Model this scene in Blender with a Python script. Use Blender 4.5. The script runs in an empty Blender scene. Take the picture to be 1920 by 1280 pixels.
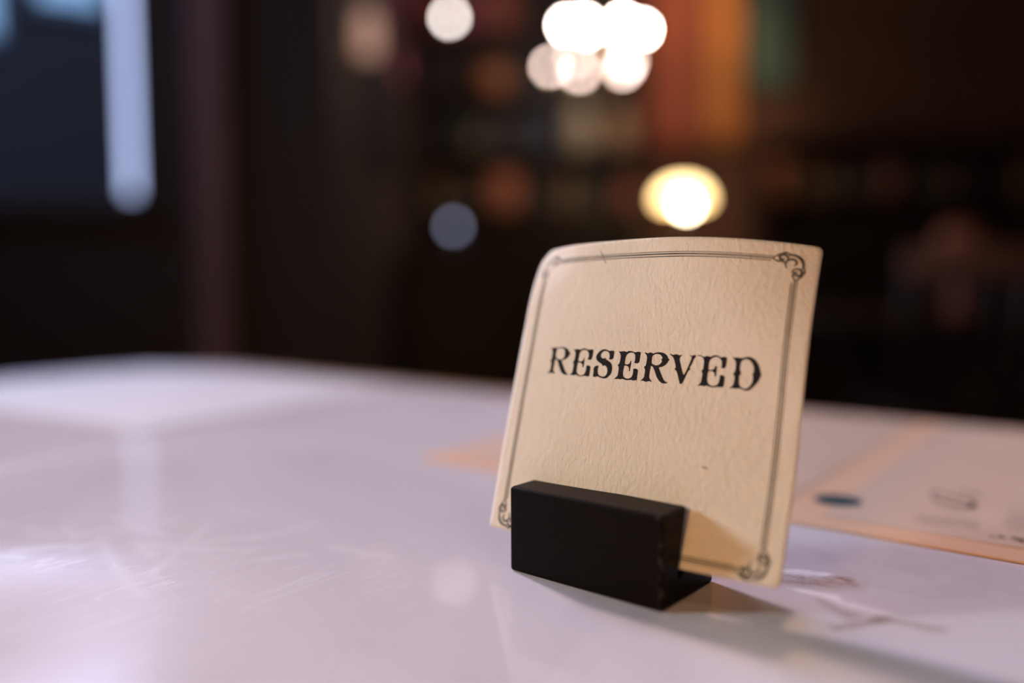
import bpy, bmesh, math, random
from mathutils import Vector, Matrix
random.seed(7)
S = bpy.context.scene
COL = S.collection
R = math.radians

# ------------------------------------------------------------------ camera
PITCH, ROLL, CAM_H, TABLE_Z = 0.063491, -0.004786, 0.0977, 0.75
cam = bpy.data.cameras.new('camera')
cam.lens = 28.0
cam.sensor_width = 36.0
cam.clip_start = 0.01
cam.dof.use_dof = True
cam.dof.focus_distance = 0.2725
cam.dof.aperture_fstop = 1.68
camo = bpy.data.objects.new('camera', cam)
COL.objects.link(camo)
cp, sp, cr, sr = math.cos(PITCH), math.sin(PITCH), math.cos(ROLL), math.sin(ROLL)
fw = Vector((0, cp, -sp)); r0 = Vector((1, 0, 0)); u0 = Vector((0, sp, cp))
rt = r0 * cr + u0 * sr
up = u0 * cr - r0 * sr
m = Matrix((rt, up, -fw)).transposed().to_4x4()
m.translation = Vector((0, 0, TABLE_Z + CAM_H))
camo.matrix_world = m
S.camera = camo

# ------------------------------------------------------------------ view, sky, daylight
S.view_settings.view_transform = 'Standard'
S.view_settings.look = 'None'
S.view_settings.exposure = 0.0
S.view_settings.gamma = 1.0
S.view_settings.use_curve_mapping = False

world = bpy.data.worlds.new('dusk_sky')
S.world = world
world.use_nodes = True
wn = world.node_tree.nodes
wn['Background'].inputs['Color'].default_value = (0.52, 0.62, 1.0, 1)
wn['Background'].inputs['Strength'].default_value = 2.25


def aim(o, target):
    d = Vector(target) - o.location
    o.rotation_euler = d.to_track_quat('-Z', 'Y').to_euler()


def daylight(name, loc, target, sx, sy, power, color, spread=180):
    l = bpy.data.lights.new(name, 'AREA')
    l.shape = 'RECTANGLE'
    l.size, l.size_y = sx, sy
    l.energy = power
    l.color = color
    l.spread = R(spread)
    o = bpy.data.objects.new(name, l)
    COL.objects.link(o)
    o.location = loc
    aim(o, target)
    return o


# blue dusk light through the upper shop window, the tall left window and the narrow side window
daylight('daylight_shop_window', (-2.60, 3.80, 3.20), (0.2, 0.2, 0.75), 1.0, 0.9, 40, (0.36, 0.50, 1.0), 80)
daylight('daylight_tall_window', (-3.50, 2.35, 3.05), (0.0, 0.25, 0.75), 1.3, 1.4, 5, (0.45, 0.62, 1.0), 100)
daylight('daylight_side_window', (-3.48, 0.24, 2.14), (0.05, 0.24, 0.78), 0.58, 0.55, 8.0, (0.72, 0.91, 1.0), 60)


# ------------------------------------------------------------------ helpers
def link(name, bm, mat, parent=None, loc=None, smooth=False, bevel=0.0, autosmooth=None):
    bmesh.ops.recalc_face_normals(bm, faces=bm.faces)
    me = bpy.data.meshes.new(name)
    bm.to_mesh(me)
    bm.free()
    if smooth:
        for p in me.polygons:
            p.use_smooth = True
    o = bpy.data.objects.new(name, me)
    COL.objects.link(o)
    me.materials.append(mat)
    if parent is not None:
        o.parent = parent
    if loc is not None:
        o.location = loc
    if bevel > 0:
        b = o.modifiers.new('bevel', 'BEVEL')
        b.width = bevel
        b.segments = 3
        b.limit_method = 'ANGLE'
        b.angle_limit = R(40)
    return o


def tag(o, label, cat, group=None, kind=None):
    o['label'] = label
    o['category'] = cat
    if group:
        o['group'] = group
    if kind:
        o['kind'] = kind
    return o


def struct(o):
    o['kind'] = 'structure'
    return o


def thing(name, label, cat, loc=(0, 0, 0), rz=0.0, group=None):
    o = bpy.data.objects.new(name, None)
    o.empty_display_size = 0.05
    COL.objects.link(o)
    o.location = loc
    o.rotation_euler = (0, 0, rz)
    return tag(o, label, cat, group)


def copy_thing(o, loc, rz, label, group=None):
    c = o.copy()
    COL.objects.link(c)
    c.location = loc
    c.rotation_euler = (0, 0, rz)
    c['label'] = label
    if group:
        c['group'] = group
    for ch in list(o.children):
        k = ch.copy()
        COL.objects.link(k)
        k.parent = c
        for g in list(ch.children):
            s = g.copy()
            COL.objects.link(s)
            s.parent = k
    return c


def box(bm, x0, x1, y0, y1, z0, z1, mat=None):
    vs = [bm.verts.new(p) for p in ((x0, y0, z0), (x1, y0, z0), (x1, y1, z0), (x0, y1, z0),
                                    (x0, y0, z1), (x1, y0, z1), (x1, y1, z1), (x0, y1, z1))]
    if mat is not None:
        for v in vs:
            v.co = mat @ v.co
    for f in ((3, 2, 1, 0), (4, 5, 6, 7), (0, 1, 5, 4), (1, 2, 6, 5), (2, 3, 7, 6), (3, 0, 4, 7)):
        bm.faces.new([vs[i] for i in f])


def boxes(*specs):
    bm = bmesh.new()
    for s in specs:
        box(bm, *s)
    return bm


def lathe(profile, n=40, cx=0.0, cy=0.0, bm=None):
    """profile: list of (radius, z) from bottom to top."""
    bm = bm or bmesh.new()
    rings = []
    for r, z in profile:
        if r <= 1e-6:
            rings.append([bm.verts.new((cx, cy, z))])
        else:
            rings.append([bm.verts.new((cx + r * math.cos(2 * math.pi * i / n), cy + r * math.sin(2 * math.pi * i / n), z)) for i in range(n)])
    for a, b in zip(rings[:-1], rings[1:]):
        for i in range(n):
            j = (i + 1) % n
            if len(a) == 1 and len(b) == 1:
                continue
            if len(a) == 1:
                bm.faces.new((a[0], b[i], b[j]))
            elif len(b) == 1:
                bm.faces.new((a[i], a[j], b[0]))
            else:
                bm.faces.new((a[i], a[j], b[j], b[i]))
    return bm


def tube(path, rad, n=12, bm=None, caps=True):
    bm = bm or bmesh.new()
    pts = [Vector(p) for p in path]
    rings = []
    prev = None
    for i, p in enumerate(pts):
        t = (pts[min(i + 1, len(pts) - 1)] - pts[max(i - 1, 0)]).normalized()
        ref = prev if prev is not None else (Vector((0, 0, 1)) if abs(t.z) < 0.9 else Vector((1, 0, 0)))
        a = (ref - t * ref.dot(t)).normalized()
        b = t.cross(a)
        prev = a
        rr = rad[i] if isinstance(rad, (list, tuple)) else rad
        rings.append([bm.verts.new(p + a * rr * math.cos(2 * math.pi * k / n) + b * rr * math.sin(2 * math.pi * k / n)) for k in range(n)])
    for a, b in zip(rings[:-1], rings[1:]):
        for i in range(n):
            j = (i + 1) % n
            bm.faces.new((a[i], a[j], b[j], b[i]))
    if caps:
        bm.faces.new(list(reversed(rings[0])))
        bm.faces.new(rings[-1])
    return bm


def sphere(r, loc=(0, 0, 0), n=24, bm=None, sz=1.0):
    prof = [(r * math.sin(math.pi * i / n), -r * sz * math.cos(math.pi * i / n)) for i in range(n + 1)]
    prof[0] = (0, -r * sz)
    prof[-1] = (0, r * sz)
    bm2 = lathe(prof, 2 * n)
    for v in bm2.verts:
        v.co += Vector(loc)
    return bm2


# ------------------------------------------------------------------ materials
class N:
    def __init__(self, name):
        self.m = bpy.data.materials.new(name)
        self.m.use_nodes = True
        self.t = self.m.node_tree
        self.b = self.t.nodes['Principled BSDF']
        self.out = self.t.nodes['Material Output']

    def n(self, kind, ins=None, **attrs):
        x = self.t.nodes.new(kind)
        for k, v in attrs.items():
            setattr(x, k, v)
        for k, v in (ins or {}).items():
            self.put(x.inputs[k], v)
        return x

    def put(self, sock, v):
        if hasattr(v, 'is_output'):
            self.t.links.new(v, sock)
        elif hasattr(v, 'outputs'):
            self.t.links.new(v.outputs[0], sock)
        else:
            if isinstance(v, tuple) and len(v) == 3 and sock.type == 'RGBA':
                v = (*v, 1)
            sock.default_value = v

    def set(self, **k):
        for a, v in k.items():
            self.put(self.b.inputs[a.replace('_', ' ')], v)

    def co(self, scale=(1, 1, 1), loc=(0, 0, 0), rot=(0, 0, 0)):
        tc = self.n('ShaderNodeTexCoord')
        return self.n('ShaderNodeMapping', {'Vector': tc.outputs['Object'], 'Scale': scale, 'Location': loc, 'Rotation': rot}).outputs[0]

    def noise(self, vec, scale, detail=3.0, rough=0.5, dist=0.0):
        return self.n('ShaderNodeTexNoise', {'Vector': vec, 'Scale': scale, 'Detail': detail, 'Roughness': rough, 'Distortion': dist}).outputs['Fac']

    def ramp(self, fac, *stops, smooth=False):
        r = self.n('ShaderNodeValToRGB', {'Fac': fac})
        if smooth:
            r.color_ramp.interpolation = 'EASE'
        e = r.color_ramp.elements
        while len(e) < len(stops):
            e.new(0.5)
        for el, (p, c) in zip(e, stops):
            el.position = p
            el.color = (*c, 1) if isinstance(c, tuple) else (c, c, c, 1)
        return r.outputs['Color']

    def mix(self, fac, a, b, mode='MIX'):
        x = self.n('ShaderNodeMix', data_type='RGBA', blend_type=mode)
        self.put(x.inputs[0], fac)
        self.put(x.inputs[6], a)
        self.put(x.inputs[7], b)
        return x.outputs[2]

    def math(self, op, a, b=0.0, clamp=False):
        x = self.n('ShaderNodeMath', operation=op, use_clamp=clamp)
        self.put(x.inputs[0], a)
        self.put(x.inputs[1], b)
        return x.outputs[0]

    def bump(self, height, strength=0.2, distance=0.001):
        x = self.n('ShaderNodeBump', {'Height': height, 'Strength': strength, 'Distance': distance})
        self.put(self.b.inputs['Normal'], x.outputs[0])


def plain(name, col, rough=0.5, metal=0.0, var=0.15, scale=8.0, spec=0.5, coat=0.0, trans=0.0):
    k = N(name)
    c = k.co()
    f = k.noise(c, scale, 4)
    lo = tuple(max(0, x * (1 - var)) for x in col)
    hi = tuple(min(1, x * (1 + var)) for x in col)
    k.set(Base_Color=k.ramp(f, (0.3, lo), (0.7, hi)), Roughness=rough, Metallic=metal, Specular_IOR_Level=spec, Coat_Weight=coat, Transmission_Weight=trans)
    return k.m


def wood(name, dark, light, rough=0.4, scale=(1, 1, 12), coat=0.0):
    k = N(name)
    c = k.co(scale)
    f = k.noise(c, 6.0, 6, 0.6, 1.5)
    k.set(Base_Color=k.ramp(f, (0.3, dark), (0.7, light)), Roughness=rough, Coat_Weight=coat)
    k.bump(f, 0.15, 0.002)
    return k.m


def glow(name, col, strength, base=(0.8, 0.8, 0.8)):
    k = N(name)
    k.set(Base_Color=base, Emission_Color=col, Emission_Strength=strength, Roughness=0.4)
    return k.m


def clear_glass(name, col=(0.9, 0.95, 1.0), rough=0.05):
    k = N(name)
    k.set(Base_Color=col, Roughness=rough, Transmission_Weight=1.0, IOR=1.45)
    return k.m


MAT = {}
MAT['dark_wall'] = wood('dark_wood_panelling', (0.030, 0.021, 0.022), (0.052, 0.034, 0.036), 0.55, (8, 8, 0.6))
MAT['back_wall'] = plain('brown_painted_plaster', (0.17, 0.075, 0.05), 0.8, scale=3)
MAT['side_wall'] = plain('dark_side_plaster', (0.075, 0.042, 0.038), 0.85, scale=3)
MAT['plaster'] = plain('dark_plaster', (0.09, 0.06, 0.05), 0.9, scale=2)
MAT['post'] = wood('reddish_wood', (0.22, 0.13, 0.15), (0.32, 0.18, 0.20), 0.55, (8, 8, 0.6))
MAT['floor'] = wood('dark_floorboards', (0.02, 0.013, 0.01), (0.045, 0.028, 0.02), 0.6, (8, 1, 1))
MAT['shelf_wood'] = wood('walnut_shelf_wood', (0.03, 0.015, 0.011), (0.06, 0.03, 0.02), 0.5, (1, 10, 10))
MAT['chair_wood'] = wood('dark_red_chair_wood', (0.03, 0.015, 0.012), (0.05, 0.022, 0.018), 0.4, (10, 10, 1))
MAT['brass'] = plain('aged_brass', (0.55, 0.36, 0.14), 0.3, 1.0)
MAT['black_metal'] = plain('black_metal', (0.015, 0.015, 0.015), 0.4, 0.6)
MAT['ink'] = plain('black_ink', (0.021, 0.019, 0.021), 0.75, var=0.35, scale=900, spec=0.05)


# ------------------------------------------------------------------ the room
ZC = 4.4          # ceiling height
YB = 6.8          # back wall
YP = 3.6          # wall with the shop window
XL, XR, XP = -3.4, 4.8, -0.78


def wall_with_hole_x(name, x0, x1, y0, y1, hx0, hx1, hz0, hz1):
    """a wall running along x with one opening"""
    return struct(link(name, boxes((x0, hx0, y0, y1, 0, ZC), (hx1, x1, y0, y1, 0, ZC),
                                   (hx0, hx1, y0, y1, 0, hz0), (hx0, hx1, y0, y1, hz1, ZC)), MAT['dark_wall']))


struct(link('floor', boxes((XL - 0.2, XR + 0.2, -3.2, YB + 0.2, -0.1, 0)), MAT['floor']))
struct(link('ceiling', boxes((XL - 0.2, XR + 0.2, -3.2, YP + 0.12, ZC, ZC + 0.1), (XP - 0.12, XR + 0.2, YP + 0.12, YB + 0.2, ZC, ZC + 0.1)), MAT['plaster']))
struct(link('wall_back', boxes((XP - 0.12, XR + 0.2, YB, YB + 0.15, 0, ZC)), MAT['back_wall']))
struct(link('wall_right', boxes((XR, XR + 0.15, -3.0, YB, 0, ZC)), MAT['dark_wall']))
struct(link('wall_front', boxes((XL - 0.15, XR + 0.15, -3.15, -3.0, 0, ZC)), MAT['dark_wall']))
W1 = (-3.2, -1.666, 1.25, 4.25)
wall_with_hole_x('wall_window', XL - 0.15, XP, YP, YP + 0.12, *W1)
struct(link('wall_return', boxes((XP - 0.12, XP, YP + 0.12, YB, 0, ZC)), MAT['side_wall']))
SW = (-0.10, 0.58, 1.80, 2.48)   # side window: y0,y1,z0,z1
TW3 = (1.55, 3.15, 2.20, 3.90)   # tall window
struct(link('wall_left', boxes((XL - 0.12, XL, -3.0, SW[0], 0, ZC), (XL - 0.12, XL, SW[1], TW3[0], 0, ZC), (XL - 0.12, XL, TW3[1], YP, 0, ZC),
                               (XL - 0.12, XL, TW3[0], TW3[1], 0, TW3[2]), (XL - 0.12, XL, TW3[0], TW3[1], TW3[3], ZC),
                               (XL - 0.12, XL, SW[0], SW[1], 0, SW[2]), (XL - 0.12, XL, SW[0], SW[1], SW[3], ZC)), MAT['dark_wall']))
struct(link('trim_1', boxes((-1.385, -1.245, YP - 0.075, YP, 0, ZC)), MAT['post'], bevel=0.008))
struct(link('trim_2', boxes((-1.666, -1.60, YP - 0.03, YP, 1.20, 4.3)), MAT['dark_wall'], bevel=0.006))
struct(link('trim_3', boxes((-3.25, -1.60, YP - 0.09, YP, 1.19, 1.25)), MAT['dark_wall'], bevel=0.006))
struct(link('baseboard_back', boxes((XP, XR, YB - 0.02, YB, 0, 0.14)), MAT['dark_wall'], bevel=0.004))
struct(link('baseboard_window', boxes((XL, XP, YP - 0.02, YP, 0, 0.14)), MAT['dark_wall'], bevel=0.004))
struct(link('window_1', boxes((-3.2, -3.14, YP + 0.03, YP + 0.09, 1.25, 4.25), (-1.690, -1.666, YP + 0.03, YP + 0.09, 1.25, 4.25),
                              (-3.2, -1.666, YP + 0.03, YP + 0.09, 1.25, 1.29), (-3.2, -1.666, YP + 0.03, YP + 0.09, 4.2, 4.25),
                              (-3.2, -1.666, YP + 0.03, YP + 0.09, 2.78, 2.84)), MAT['dark_wall'], bevel=0.004))
struct(link('window_2', boxes((XL - 0.1, XL - 0.04, SW[0], SW[0] + 0.03, SW[2], SW[3]), (XL - 0.1, XL - 0.04, SW[1] - 0.03, SW[1], SW[2], SW[3]),
                              (XL - 0.1, XL - 0.04, SW[0], SW[1], SW[2], SW[2] + 0.03), (XL - 0.1, XL - 0.04, SW[0], SW[1], SW[3] - 0.03, SW[3])), MAT['dark_wall']))
struct(link('window_3', boxes((XL - 0.09, XL - 0.03, TW3[0], TW3[0] + 0.05, TW3[2], TW3[3]), (XL - 0.09, XL - 0.03, TW3[1] - 0.05, TW3[1], TW3[2], TW3[3]),
                              (XL - 0.09, XL - 0.03, TW3[0], TW3[1], TW3[2], TW3[2] + 0.05), (XL - 0.09, XL - 0.03, TW3[0], TW3[1], TW3[3] - 0.05, TW3[3])), MAT['dark_wall']))

# street beyond the shop window: a house whose corner leaves a strip of dusk sky
MAT['house'] = plain('blue_grey_render', (0.003, 0.0033, 0.005), 0.9, scale=1.5, var=0.4)
house = thing('street_house', 'dark blue-grey house across the street seen through the shop window', 'building', (-3.49, 7.3, 0), R(28))
link('house_wall', boxes((-4.4, 0.0, 0, 3.5, 0, 9.0)), MAT['house'], house)
MAT['pane_sky_tint'] = plain('painted_sky_pane', (0.50, 0.80, 0.90), 0.3, scale=2)  # pale blue sky reflection put into the pane colour
MAT['house_trim'] = plain('pale_window_surround', (0.04, 0.06, 0.085), 0.8)
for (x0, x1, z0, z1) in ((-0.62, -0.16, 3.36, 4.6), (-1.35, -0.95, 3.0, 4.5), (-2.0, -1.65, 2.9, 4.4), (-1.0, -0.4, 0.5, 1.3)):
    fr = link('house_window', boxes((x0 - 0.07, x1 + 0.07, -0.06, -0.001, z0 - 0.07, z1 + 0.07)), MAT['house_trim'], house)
    link('window_pane', boxes((x0, x1, -0.075, -0.061, z0, z1)), MAT['pane_sky_tint'], fr)
MAT['pavement'] = plain('dark_pavement', (0.02, 0.024, 0.03), 0.9)
struct(link('ground', boxes((-12, XP - 0.12, YP + 0.121, 12, -0.12, -0.02)), MAT['pavement']))


# ------------------------------------------------------------------ the marble table
TYAW = R(-37.3)
TD = Vector((math.cos(TYAW), math.sin(TYAW), 0))
TN = Vector((-math.sin(TYAW), math.cos(TYAW), 0))
TL, TW = 1.5, 1.2
TROOT = Vector((-0.4454, 1.114, 0)) + TD * (TL / 2) - TN * (TW / 2)


def tloc(x, y):
    r = Vector((x, y, 0)) - TROOT
    return r.dot(TD), r.dot(TN)


def marble():
    k = N('white_marble')
    co = k.co()
    # cloudy ground
    c1 = k.noise(co, 3.2, 5, 0.55, 0.8)
    base = k.ramp(c1, (0.25, (0.56, 0.51, 0.56)), (0.5, (0.67, 0.62, 0.66)), (0.75, (0.72, 0.67, 0.71)))
    # soft grey patches
    c2 = k.noise(co, 9.0, 4, 0.6, 1.2)
    base = k.mix(k.math('MULTIPLY', k.ramp(c2, (0.56, 0.0), (0.80, 1.0)), 0.55), base, (0.47, 0.43, 0.49))
    # thin veins
    c3 = k.noise(co, 2.4, 6, 0.62, 2.2)
    v = k.math('ABSOLUTE', k.math('SUBTRACT', c3, 0.5))
    vein = k.math('MULTIPLY', k.ramp(v, (0.0, 1.0), (0.018, 0.0)), k.ramp(k.noise(co, 5.0, 2), (0.45, 0.0), (0.65, 0.22)))
    base = k.mix(vein, base, (0.50, 0.44, 0.46))
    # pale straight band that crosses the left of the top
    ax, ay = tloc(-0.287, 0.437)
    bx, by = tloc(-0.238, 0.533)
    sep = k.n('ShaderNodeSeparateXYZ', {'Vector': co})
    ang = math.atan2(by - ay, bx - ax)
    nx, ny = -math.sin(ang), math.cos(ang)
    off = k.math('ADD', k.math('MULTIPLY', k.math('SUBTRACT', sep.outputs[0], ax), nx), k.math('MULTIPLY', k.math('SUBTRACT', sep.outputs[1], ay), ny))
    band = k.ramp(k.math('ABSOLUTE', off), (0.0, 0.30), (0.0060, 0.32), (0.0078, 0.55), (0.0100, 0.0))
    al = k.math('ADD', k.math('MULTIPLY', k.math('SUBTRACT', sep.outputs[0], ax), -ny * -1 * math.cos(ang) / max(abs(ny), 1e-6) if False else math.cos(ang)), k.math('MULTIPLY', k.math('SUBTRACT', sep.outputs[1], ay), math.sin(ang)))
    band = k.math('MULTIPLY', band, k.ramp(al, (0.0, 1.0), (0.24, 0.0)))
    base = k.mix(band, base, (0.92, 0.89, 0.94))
    # the worn, flaking patch to the right of the sign
    px, py = tloc(0.105, 0.247)
    warp = k.n('ShaderNodeTexNoise', {'Vector': co, 'Scale': 55.0, 'Detail': 4.0, 'Roughness': 0.6})
    wv = k.n('ShaderNodeVectorMath', {0: warp.outputs['Color'], 1: (0.5, 0.5, 0.5)}, operation='SUBTRACT')
    ws = k.n('ShaderNodeVectorMath', {0: wv.outputs[0], 'Scale': 0.016}, operation='SCALE')
    wc = k.n('ShaderNodeVectorMath', {0: co, 1: ws.outputs[0]}, operation='ADD').outputs[0]

    def seg(a, b, w0, w1, warpd=True):
        """mask: distance to the segment a-b (world table points)"""
        ax_, ay_ = tloc(*a)
        bx_, by_ = tloc(*b)
        L2 = (bx_ - ax_) ** 2 + (by_ - ay_) ** 2
        sx = k.n('ShaderNodeSeparateXYZ', {'Vector': wc if warpd else co})
        dx = k.math('SUBTRACT', sx.outputs[0], ax_)
        dy = k.math('SUBTRACT', sx.outputs[1], ay_)
        t = k.math('DIVIDE', k.math('ADD', k.math('MULTIPLY', dx, bx_ - ax_), k.math('MULTIPLY', dy, by_ - ay_)), L2, clamp=True)
        ex = k.math('SUBTRACT', dx, k.math('MULTIPLY', t, bx_ - ax_))
        ey = k.math('SUBTRACT', dy, k.math('MULTIPLY', t, by_ - ay_))
        d = k.math('SQRT', k.math('ADD', k.math('MULTIPLY', ex, ex), k.math('MULTIPLY', ey, ey)))
        return k.ramp(d, (w0, 1.0), (w1, 0.0))

    brown = (0.30, 0.19, 0.14)
    pale = (0.93, 0.90, 0.94)
    speck = k.ramp(k.noise(co, 420, 3, 0.6), (0.45, 0.1), (0.60, 1.0))
    for a, b, w0, w1, col, amt in (
            ((0.093, 0.2625), (0.112, 0.2600), 0.001, 0.0055, (0.44, 0.33, 0.29), 0.8),
            ((0.094, 0.2715), (0.108, 0.2690), 0.0008, 0.0025, pale, 0.9),
            ((0.0935, 0.2525), (0.102, 0.2480), 0.0006, 0.0022, pale, 0.95),
            ((0.102, 0.2500), (0.110, 0.2320), 0.0012, 0.0042, pale, 0.85),
            ((0.096, 0.2430), (0.100, 0.2340), 0.0003, 0.0032, (0.44, 0.34, 0.32), 0.6),
            ((0.0945, 0.2265), (0.108, 0.2300), 0.0003, 0.0026, brown, 0.75),
            ((0.107, 0.2300), (0.1225, 0.2245), 0.0002, 0.0024, brown, 0.6),
            ((0.111, 0.2660), (0.1135, 0.2640), 0.0002, 0.0016, brown, 0.8)):
        base = k.mix(k.math('MULTIPLY', seg(a, b, w0, w1), amt), base, col)
    rough_patch = seg((0.094, 0.2640), (0.113, 0.2625), 0.001, 0.005)
    base = k.mix(k.math('MULTIPLY', k.math('MULTIPLY', rough_patch, speck), 0.45), base, brown)
    # fine scratches, densest at the left
    mx, my = tloc(-0.17, 0.29)
    dm = k.n('ShaderNodeVectorMath', {0: co, 1: (mx, my, TABLE_Z)}, operation='DISTANCE').outputs['Value']
    smask = k.ramp(dm, (0.03, 1.0), (0.20, 0.05), smooth=True)
    scr = None
    for i, (rot, sc, th) in enumerate(((0.3, 60, 0.016), (1.2, 75, 0.014), (-0.7, 66, 0.014), (2.2, 90, 0.016))):
        cc = k.co((1, 0.07, 1), (i * 3.1, i * 1.7, 0), (0, 0, rot))
        n1 = k.noise(cc, sc * 2.2, 2, 0.5, 0.6)
        line = k.ramp(k.math('ABSOLUTE', k.math('SUBTRACT', n1, 0.5)), (0.0, 1.0), (th, 0.0))
        gate = k.ramp(k.noise(co, 40 + 9 * i, 2), (0.48, 0.0), (0.60, 1.0))
        line = k.math('MULTIPLY', line, gate)
        scr = line if scr is None else k.math('MAXIMUM', scr, line)
    scr = k.math('MULTIPLY', k.math('MULTIPLY', scr, smask), 0.62)
    rnd = random.Random(11)
    lines = [((-0.168, 0.318), (-0.158, 0.302)), ((-0.158, 0.302), (-0.141, 0.278)), ((-0.141, 0.278), (-0.129, 0.262)), ((-0.129, 0.262), (-0.118, 0.250)),
             ((-0.125, 0.300), (-0.100, 0.296)), ((-0.095, 0.285), (-0.078, 0.291)), ((-0.07, 0.30), (-0.045, 0.288)), ((-0.128, 0.335), (-0.126, 0.270))]
    for i in range(26):
        cx, cy = -0.195 + rnd.gauss(0, 0.028), 0.312 + rnd.gauss(0, 0.022)
        a_, l_ = rnd.uniform(-0.9, 1.1), rnd.uniform(0.008, 0.034)
        lines.append(((cx, cy), (cx + l_ * math.cos(a_), cy + l_ * math.sin(a_))))
    cut = None
    for i, (a, b) in enumerate(lines):
        w = 0.00022 if i % 3 else 0.0004
        s1 = k.math('MULTIPLY', seg(a, b, w * 0.3, w * 1.5, False), 0.45 if i > 7 else 0.36)
        cut = s1 if cut is None else k.math('MAXIMUM', cut, s1)
    scr = k.math('MAXIMUM', scr, cut)
    base = k.mix(k.math('MULTIPLY', scr, 0.5), base, (0.95, 0.94, 0.97))
    # scuffed, duller polish towards the near left
    ux, uy = tloc(-0.18, 0.20)
    du = k.n('ShaderNodeVectorMath', {0: co, 1: (ux, uy, TABLE_Z)}, operation='DISTANCE').outputs['Value']
    scuff = k.ramp(k.math('ADD', du, k.math('MULTIPLY', k.noise(co, 14, 2), 0.06)), (0.06, 1.0), (0.17, 0.0), smooth=True)
    k.set(Base_Color=base, Roughness=0.45, Specular_IOR_Level=0.0, Coat_Weight=k.math('SUBTRACT', 0.68, k.math('MULTIPLY', scuff, 0.61)), Coat_IOR=1.42,
          Coat_Roughness=k.math('ADD', k.math('ADD', 0.035, k.math('MULTIPLY', scr, 0.12)), k.math('MULTIPLY', scuff, 0.40)))
    k.bump(k.math('ADD', k.noise(co, 260, 2), k.math('MULTIPLY', scr, 0.8)), 0.05, 0.0004)
    return k.m


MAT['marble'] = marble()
MAT['edge_wood'] = wood('honey_edge_wood', (0.30, 0.17, 0.08), (0.42, 0.25, 0.12), 0.4, (6, 6, 1))


def rounded_rect(hx, hy, r, n=14):
    pts = []
    for cx, cy, a0 in ((hx - r, hy - r, 0), (-hx + r, hy - r, 90), (-hx + r, -hy + r, 180), (hx - r, -hy + r, 270)):
        for i in range(n + 1):
            a = R(a0 + 90 * i / n)
            pts.append((cx + r * math.cos(a), cy + r * math.sin(a)))
    return pts


def slab(pts, z0, z1, inner=None):
    bm = bmesh.new()
    top = [bm.verts.new((x, y, z1)) for x, y in pts]
    bot = [bm.verts.new((x, y, z0)) for x, y in pts]
    n = len(pts)
    for i in range(n):
        j = (i + 1) % n
        bm.faces.new((bot[i], bot[j], top[j], top[i]))
    if inner is None:
        bm.faces.new(top)
        bm.faces.new(list(reversed(bot)))
    else:
        ti = [bm.verts.new((x, y, z1)) for x, y in inner]
        bi = [bm.verts.new((x, y, z0)) for x, y in inner]
        for i in range(n):
            j = (i + 1) % n
            bm.faces.new((top[i], top[j], ti[j], ti[i]))
            bm.faces.new((bot[j], bot[i], bi[i], bi[j]))
            bm.faces.new((ti[i], ti[j], bi[j], bi[i]))
    return bm


table = thing('marble_table', 'large marble-topped cafe table holding the reserved sign', 'table', (TROOT.x, TROOT.y, 0), TYAW)
IN = rounded_rect(TL / 2 - 0.034, TW / 2 - 0.034, 0.116)
OUT = rounded_rect(TL / 2, TW / 2, 0.15)
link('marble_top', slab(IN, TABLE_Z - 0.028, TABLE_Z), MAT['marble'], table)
link('edge_band', slab(OUT, TABLE_Z - 0.04, TABLE_Z - 0.0015, IN), MAT['edge_wood'], table)
for sx in (-1, 1):
    f = link('pedestal', lathe([(0.0, 0.02), (0.035, 0.02), (0.055, 0.06), (0.04, 0.12), (0.034, 0.4), (0.045, 0.6), (0.05, 0.66), (0.16, 0.70), (0.16, TABLE_Z - 0.029), (0.0, TABLE_Z - 0.029)], 32, sx * 0.42, 0), MAT['black_metal'], table, smooth=True)
    link('foot', boxes((sx * 0.42 - 0.03, sx * 0.42 + 0.03, -0.36, 0.36, 0, 0.045)), MAT['black_metal'], table, bevel=0.01)


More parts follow.
